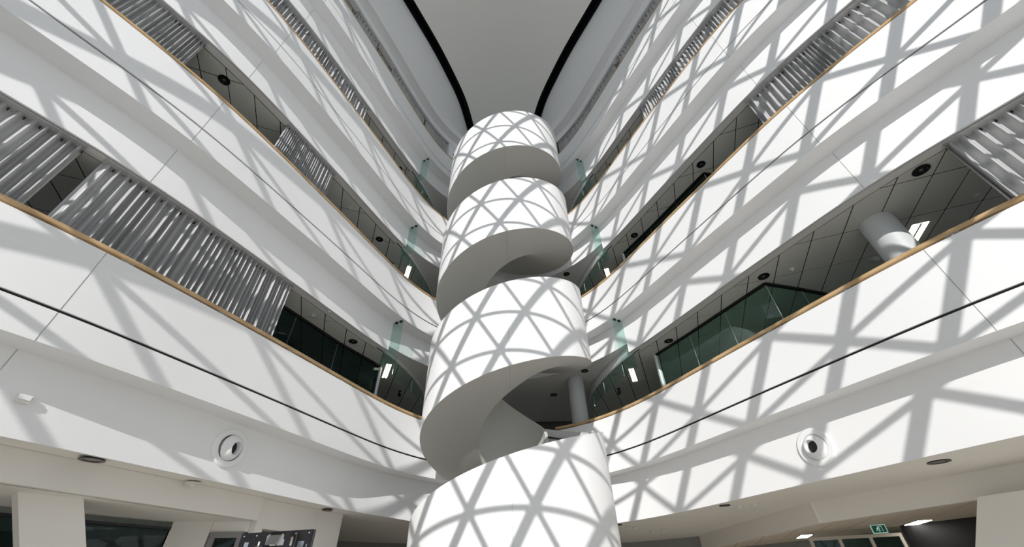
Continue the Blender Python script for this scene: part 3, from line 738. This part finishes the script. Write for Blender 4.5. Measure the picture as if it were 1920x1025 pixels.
framed('green tinted window behind the black display', (-4.40, 8.68), (-3.93, 9.82), .9, 2.66, M['glassg'], M['greyframe'], .03, 0, name='window_4')
wallseg('wall_left', (-4.42, 8.64), (-3.92, 9.86), 2.66, ZL, M['cream'], 'cream wall over the green tinted window')
wallseg('wall_left', (-4.42, 8.64), (-3.92, 9.86), 0, .9, M['cream'], 'cream wall under the green tinted window')
wallseg('wall_left', (-3.92, 9.84), (-3.62, 10.5), 0, ZL, M['cream'], 'cream end wall left of the dark passage behind the staircase')
wallseg('wall_left', (-3.65, 10.5), (-6.5, 11.6), 0, ZL, M['carpet'], 'dark side wall of the passage behind the staircase')
# black display panel seen in front of the windows
t = thing('display_panel', 'black display panel with grey hardware pattern, in front of the left windows', 'display', (-2.80, 6.0, 0)); t.rotation_euler = (0, 0, radians(-14))
def dp(name, x0, x1, z0, z1, m, d=.004, y=-.034):
    return box(name, ((x0+x1)/2, y, (z0+z1)/2), (x1-x0, d, z1-z0), M[m], t)
box('screen', (0, 0, 1.88), (1.02, .06, .84), M['blackgloss'], t, bevel=.006)
for a_ in ((-.42, -.36, 1.95, 2.20, 'pcb'), (-.26, -.14, 1.9, 2.16, 'steel'), (-.12, .12, 2.16, 2.26, 'greyframe'), (.05, .14, 2.15, 2.21, 'pcb'), (.34, .42, 2.0, 2.18, 'pcb'), (.23, .26, 2.14, 2.23, 'greyframe'),
           (-.06, .2, 1.98, 2.07, 'greyframe'), (-.03, .15, 2.0, 2.04, 'offwhite'), (-.22, -.2, 1.9, 2.2, 'offwhite'), (-.05, .03, 2.15, 2.165, 'offwhite'), (.295, .30, 1.9, 2.28, 'greyframe'), (.46, .47, 2.0, 2.15, 'pcb')):
    dp('plate', *a_)
for k in range(6): lathe('screw', [(0, .003), (.008, .002), (.008, 0)], M['bracket'], t, loc=(-.46+.184*k, -.031, 2.265), axis=(0, -1, 0), seg=10)
box('stand', (0, .06, .73), (.12, .06, 1.46), M['steel'], t, bevel=.01); box('foot', (0, .06, .015), (.7, .45, .03), M['steel'], t, bevel=.008)
# left ground downlights and dome
downlight(-5.29, 5.63, ZL-.02, .14, 'black ringed downlight in the soffit at far left, above the pier', None, True)
downlight(-3.66, 9.72, ZL-.02, .11, 'black downlight in the left soffit, right of the green window', None, True)
downlight(-2.02, 11.9, ZL-.02, .11, 'black downlight in the soffit just left of the staircase foot', None, True)
sensor(-4.83, 7.02, ZL-.02, .10, 'cream domed sensor in the left soffit, below the air nozzle', None, 'offwhite', .07)
t = thing('lamp', 'lit oval lamp glowing inside the dark recess window', 'lamp', (-7.35, 7.9, 2.72))
lathe('canopy', [(0, .03), (.10, .03), (.10, 0), (0, 0)], M['greyframe'], t, seg=20); lathe('diffuser', [(0, -.03), (.09, -.02), (.1, 0)], M['lamp'], t, seg=20)

# ------------------------------------------------------------------ ground storey, right
o = sweep('ceiling', 1, 0, MID-40, [(.45, ZR), (2.45, ZR), (2.45, ZR+.04), (.45, ZR+.04)], M['cream'], None, 3); struct(o, 'wide cream soffit over the ground floor, right side', 'ceiling')
iw = idx('R', 5.35)
o = sweep('trim_4', 1, 0, idx('R', 8.3), [(2.4, 2.6), (2.4, ZR+.01), (2.52, ZR+.01), (2.52, 2.6)], M['cream'], None, 3); struct(o, 'cream downstand beam in front of the right tiled ceiling', 'trim')
raked('wall_right', (8.55, 3.9), (7.22, 6.70), 0, 2.61, (-.26, .60), .3, M['cream'], 'raked cream wall pier at right edge of the ground floor')
zt = 2.6
o = sweep('ceiling', 1, 0, idx('R', 8.3), [(2.45, zt+.012), (OUT+2, zt+.012), (OUT+2, zt+.05), (2.45, zt+.05)], M['joint'], None, 4); struct(o, 'warm tiled ceiling of the ground floor, right side', 'ceiling'); gce = o
PE = at(idx('R', 8.3), 2.4); PF = (6.42, 15.2)
o = pane('trim_5', PE, PF, 2.6, ZR+.01, M['cream'], None, .12); struct(o, 'straight cream downstand beam running back beside the warm tiled ceiling', 'trim')
o = prism('slab', [at(idx('R', 8.3), 2.45), (PF[0]+.05, PF[1]), (12.5, PF[1]), at(idx('R', 8.3), OUT+2)], zt+.012, zt+.05, M['joint'], gce); o.name = 'backing_panel'
bl_ = hypot(PF[0]-PE[0], PF[1]-PE[1]); BN = ((PF[1]-PE[1])/bl_, -(PF[0]-PE[0])/bl_)
ang = radians(22.3); vd = (sin(ang), cos(ang)); ud = (cos(ang), -sin(ang)); an = (6.72, 9.35); key = None
for iu in range(-8, 12):
    for iv in range(-4, 7):
        cx = an[0]+ud[0]*TU*(iu+.5)+vd[0]*TV*(iv+.5); cy = an[1]+ud[1]*TU*(iu+.5)+vd[1]*TV*(iv+.5)
        best = min(range(0, idx('R', 8.3)+1), key=lambda i: (at(i, 0)[0]-cx)**2+(at(i, 0)[1]-cy)**2)
        px, py = at(best, 0); nx, ny = QN[best]; off = (cx-px)*nx+(cy-py)*ny
        last = best == idx('R', 8.3)
        if off > 8 or cy < 4.5 or cy > 14.6 or (off < 1.5 and not last): continue
        g = .008; poly = [(cx+ud[0]*su*(TU/2-g)+vd[0]*sv*(TV/2-g), cy+ud[1]*su*(TU/2-g)+vd[1]*sv*(TV/2-g)) for su, sv in ((-1, -1), (1, -1), (1, 1), (-1, 1))]
        full = area(poly); poly = clip(poly, (PE[0]+BN[0]*.07, PE[1]+BN[1]*.07), BN) if last else clip(poly, at(best, 2.53), (nx, ny))
        if len(poly) < 3 or area(poly) < .002: continue
        if abs(area(poly)-full) < 1e-6:
            if key is None:
                tl = prism('tile', [(p[0]-cx, p[1]-cy) for p in poly], 0, .02, M['tilewarm'], gce); key = tl.data
            else: tl = link('tile', key, None, gce)
            tl.location = (cx, cy, zt+.002)
        else: prism('tile', poly, zt+.002, zt+.022, M['tilewarm'], gce)
def panel_light(x, y, l, w, label):
    t = thing('ceiling_light', label, 'ceiling light', (x, y, zt)); t.rotation_euler = (0, 0, radians(-22.3))
    box('housing', (0, 0, -.003), (w+.05, l+.05, .006), M['steel'], t); box('diffuser', (0, 0, -.009), (w, l, .008), M['lamp'], t); return t
panel_light(8.63, 9.52, .75, .24, 'lit rectangular ceiling light in warm tiles, right of the exit sign')
panel_light(7.56, 11.74, .75, .24, 'lit rectangular ceiling light in warm tiles, left of the exit sign')
# exit sign
t = thing('exit_sign', 'green running man exit sign hanging under the warm tiled ceiling', 'sign', (7.69, 9.45, 2.495)); t.rotation_euler = (0, 0, radians(-30)); t.scale = (.74, .74, .74)
box('case', (0, 0, 0), (.34, .05, .20), M['exitw'], t, bevel=.006)
box('face', (0, -.027, 0), (.30, .004, .165), M['exitg'], t)
def ep(name, x0, x1, z0, z1): return box(name, ((x0+x1)/2, -.031, (z0+z1)/2), (x1-x0, .004, z1-z0), M['exitw'], t)
ep('doorway', .0, .012, -.06, .065); ep('doorway', .0, .075, .055, .065); ep('doorway', .063, .075, -.06, .065)
lathe('head', [(0, .002), (.013, .001), (.013, 0)], M['exitw'], t, loc=(-.02, -.031, .045), axis=(0, -1, 0), seg=14)
for (x0, z0, x1, z1, w) in ((-.025, .03, -.04, -.015, .026), (-.03, .022, .02, .012, .01), (-.03, .022, -.065, -.002, .01), (-.04, -.01, -.01, -.035, .014), (-.01, -.035, -.02, -.065, .012), (-.042, -.01, -.075, -.045, .013)):
    l = hypot(x1-x0, z1-z0); ux = ((x1-x0)/l, 0, (z1-z0)/l)
    orient_box('figure', ((x0+x1)/2, -.031, (z0+z1)/2), ux, (0, 1, 0), (-ux[2], 0, ux[0]), (l, .004, w), M['exitw'], t)
for s_ in (-.1, .1): box('hanger', (s_, 0, .12), (.008, .008, .05), M['bracket'], t)
# glazed screen with beige frame, dark recess behind
framed('beige framed window row under the warm tiled ceiling', (7.0, 10.75), (8.66, 10.12), .05, 2.48, M['glassd'], M['frame'], .06, 2, name='window_5')
t = bpy.data.objects[-1] if False else None
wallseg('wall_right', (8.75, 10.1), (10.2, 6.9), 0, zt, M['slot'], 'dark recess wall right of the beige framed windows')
# right ground downlights and cream lamps
downlight(4.64, 9.39, ZR, .11, 'black downlight in the right soffit, left of the air nozzle', None, True)
downlight(6.31, 6.06, ZR, .14, 'black ringed downlight in the right soffit, below right of the air nozzle', None, True)
downlight(3.0, 12.0, ZR, .10, 'black downlight in the soffit just right of the staircase foot', None, True)
for k, (x, y, r) in enumerate(((5.2, 9.25, .08), (5.0, 9.5, .06), (3.35, 12.5, .06), (3.6, 12.55, .08), (4.3, 13.4, .08), (4.6, 13.3, .08))):
    sensor(x, y, ZR, r, ['larger cream domed lamp in the right soffit, beside the black downlight', 'smaller cream domed lamp in the right soffit, beside the black downlight', 'small cream dome nearest the staircase foot, right soffit', 'larger cream dome nearest the staircase foot, right soffit',
           'left one of the cream lamp pair low in the right soffit', 'right one of the cream lamp pair low in the right soffit'][k], 'cream domes in the right soffit', 'offwhite', .07)
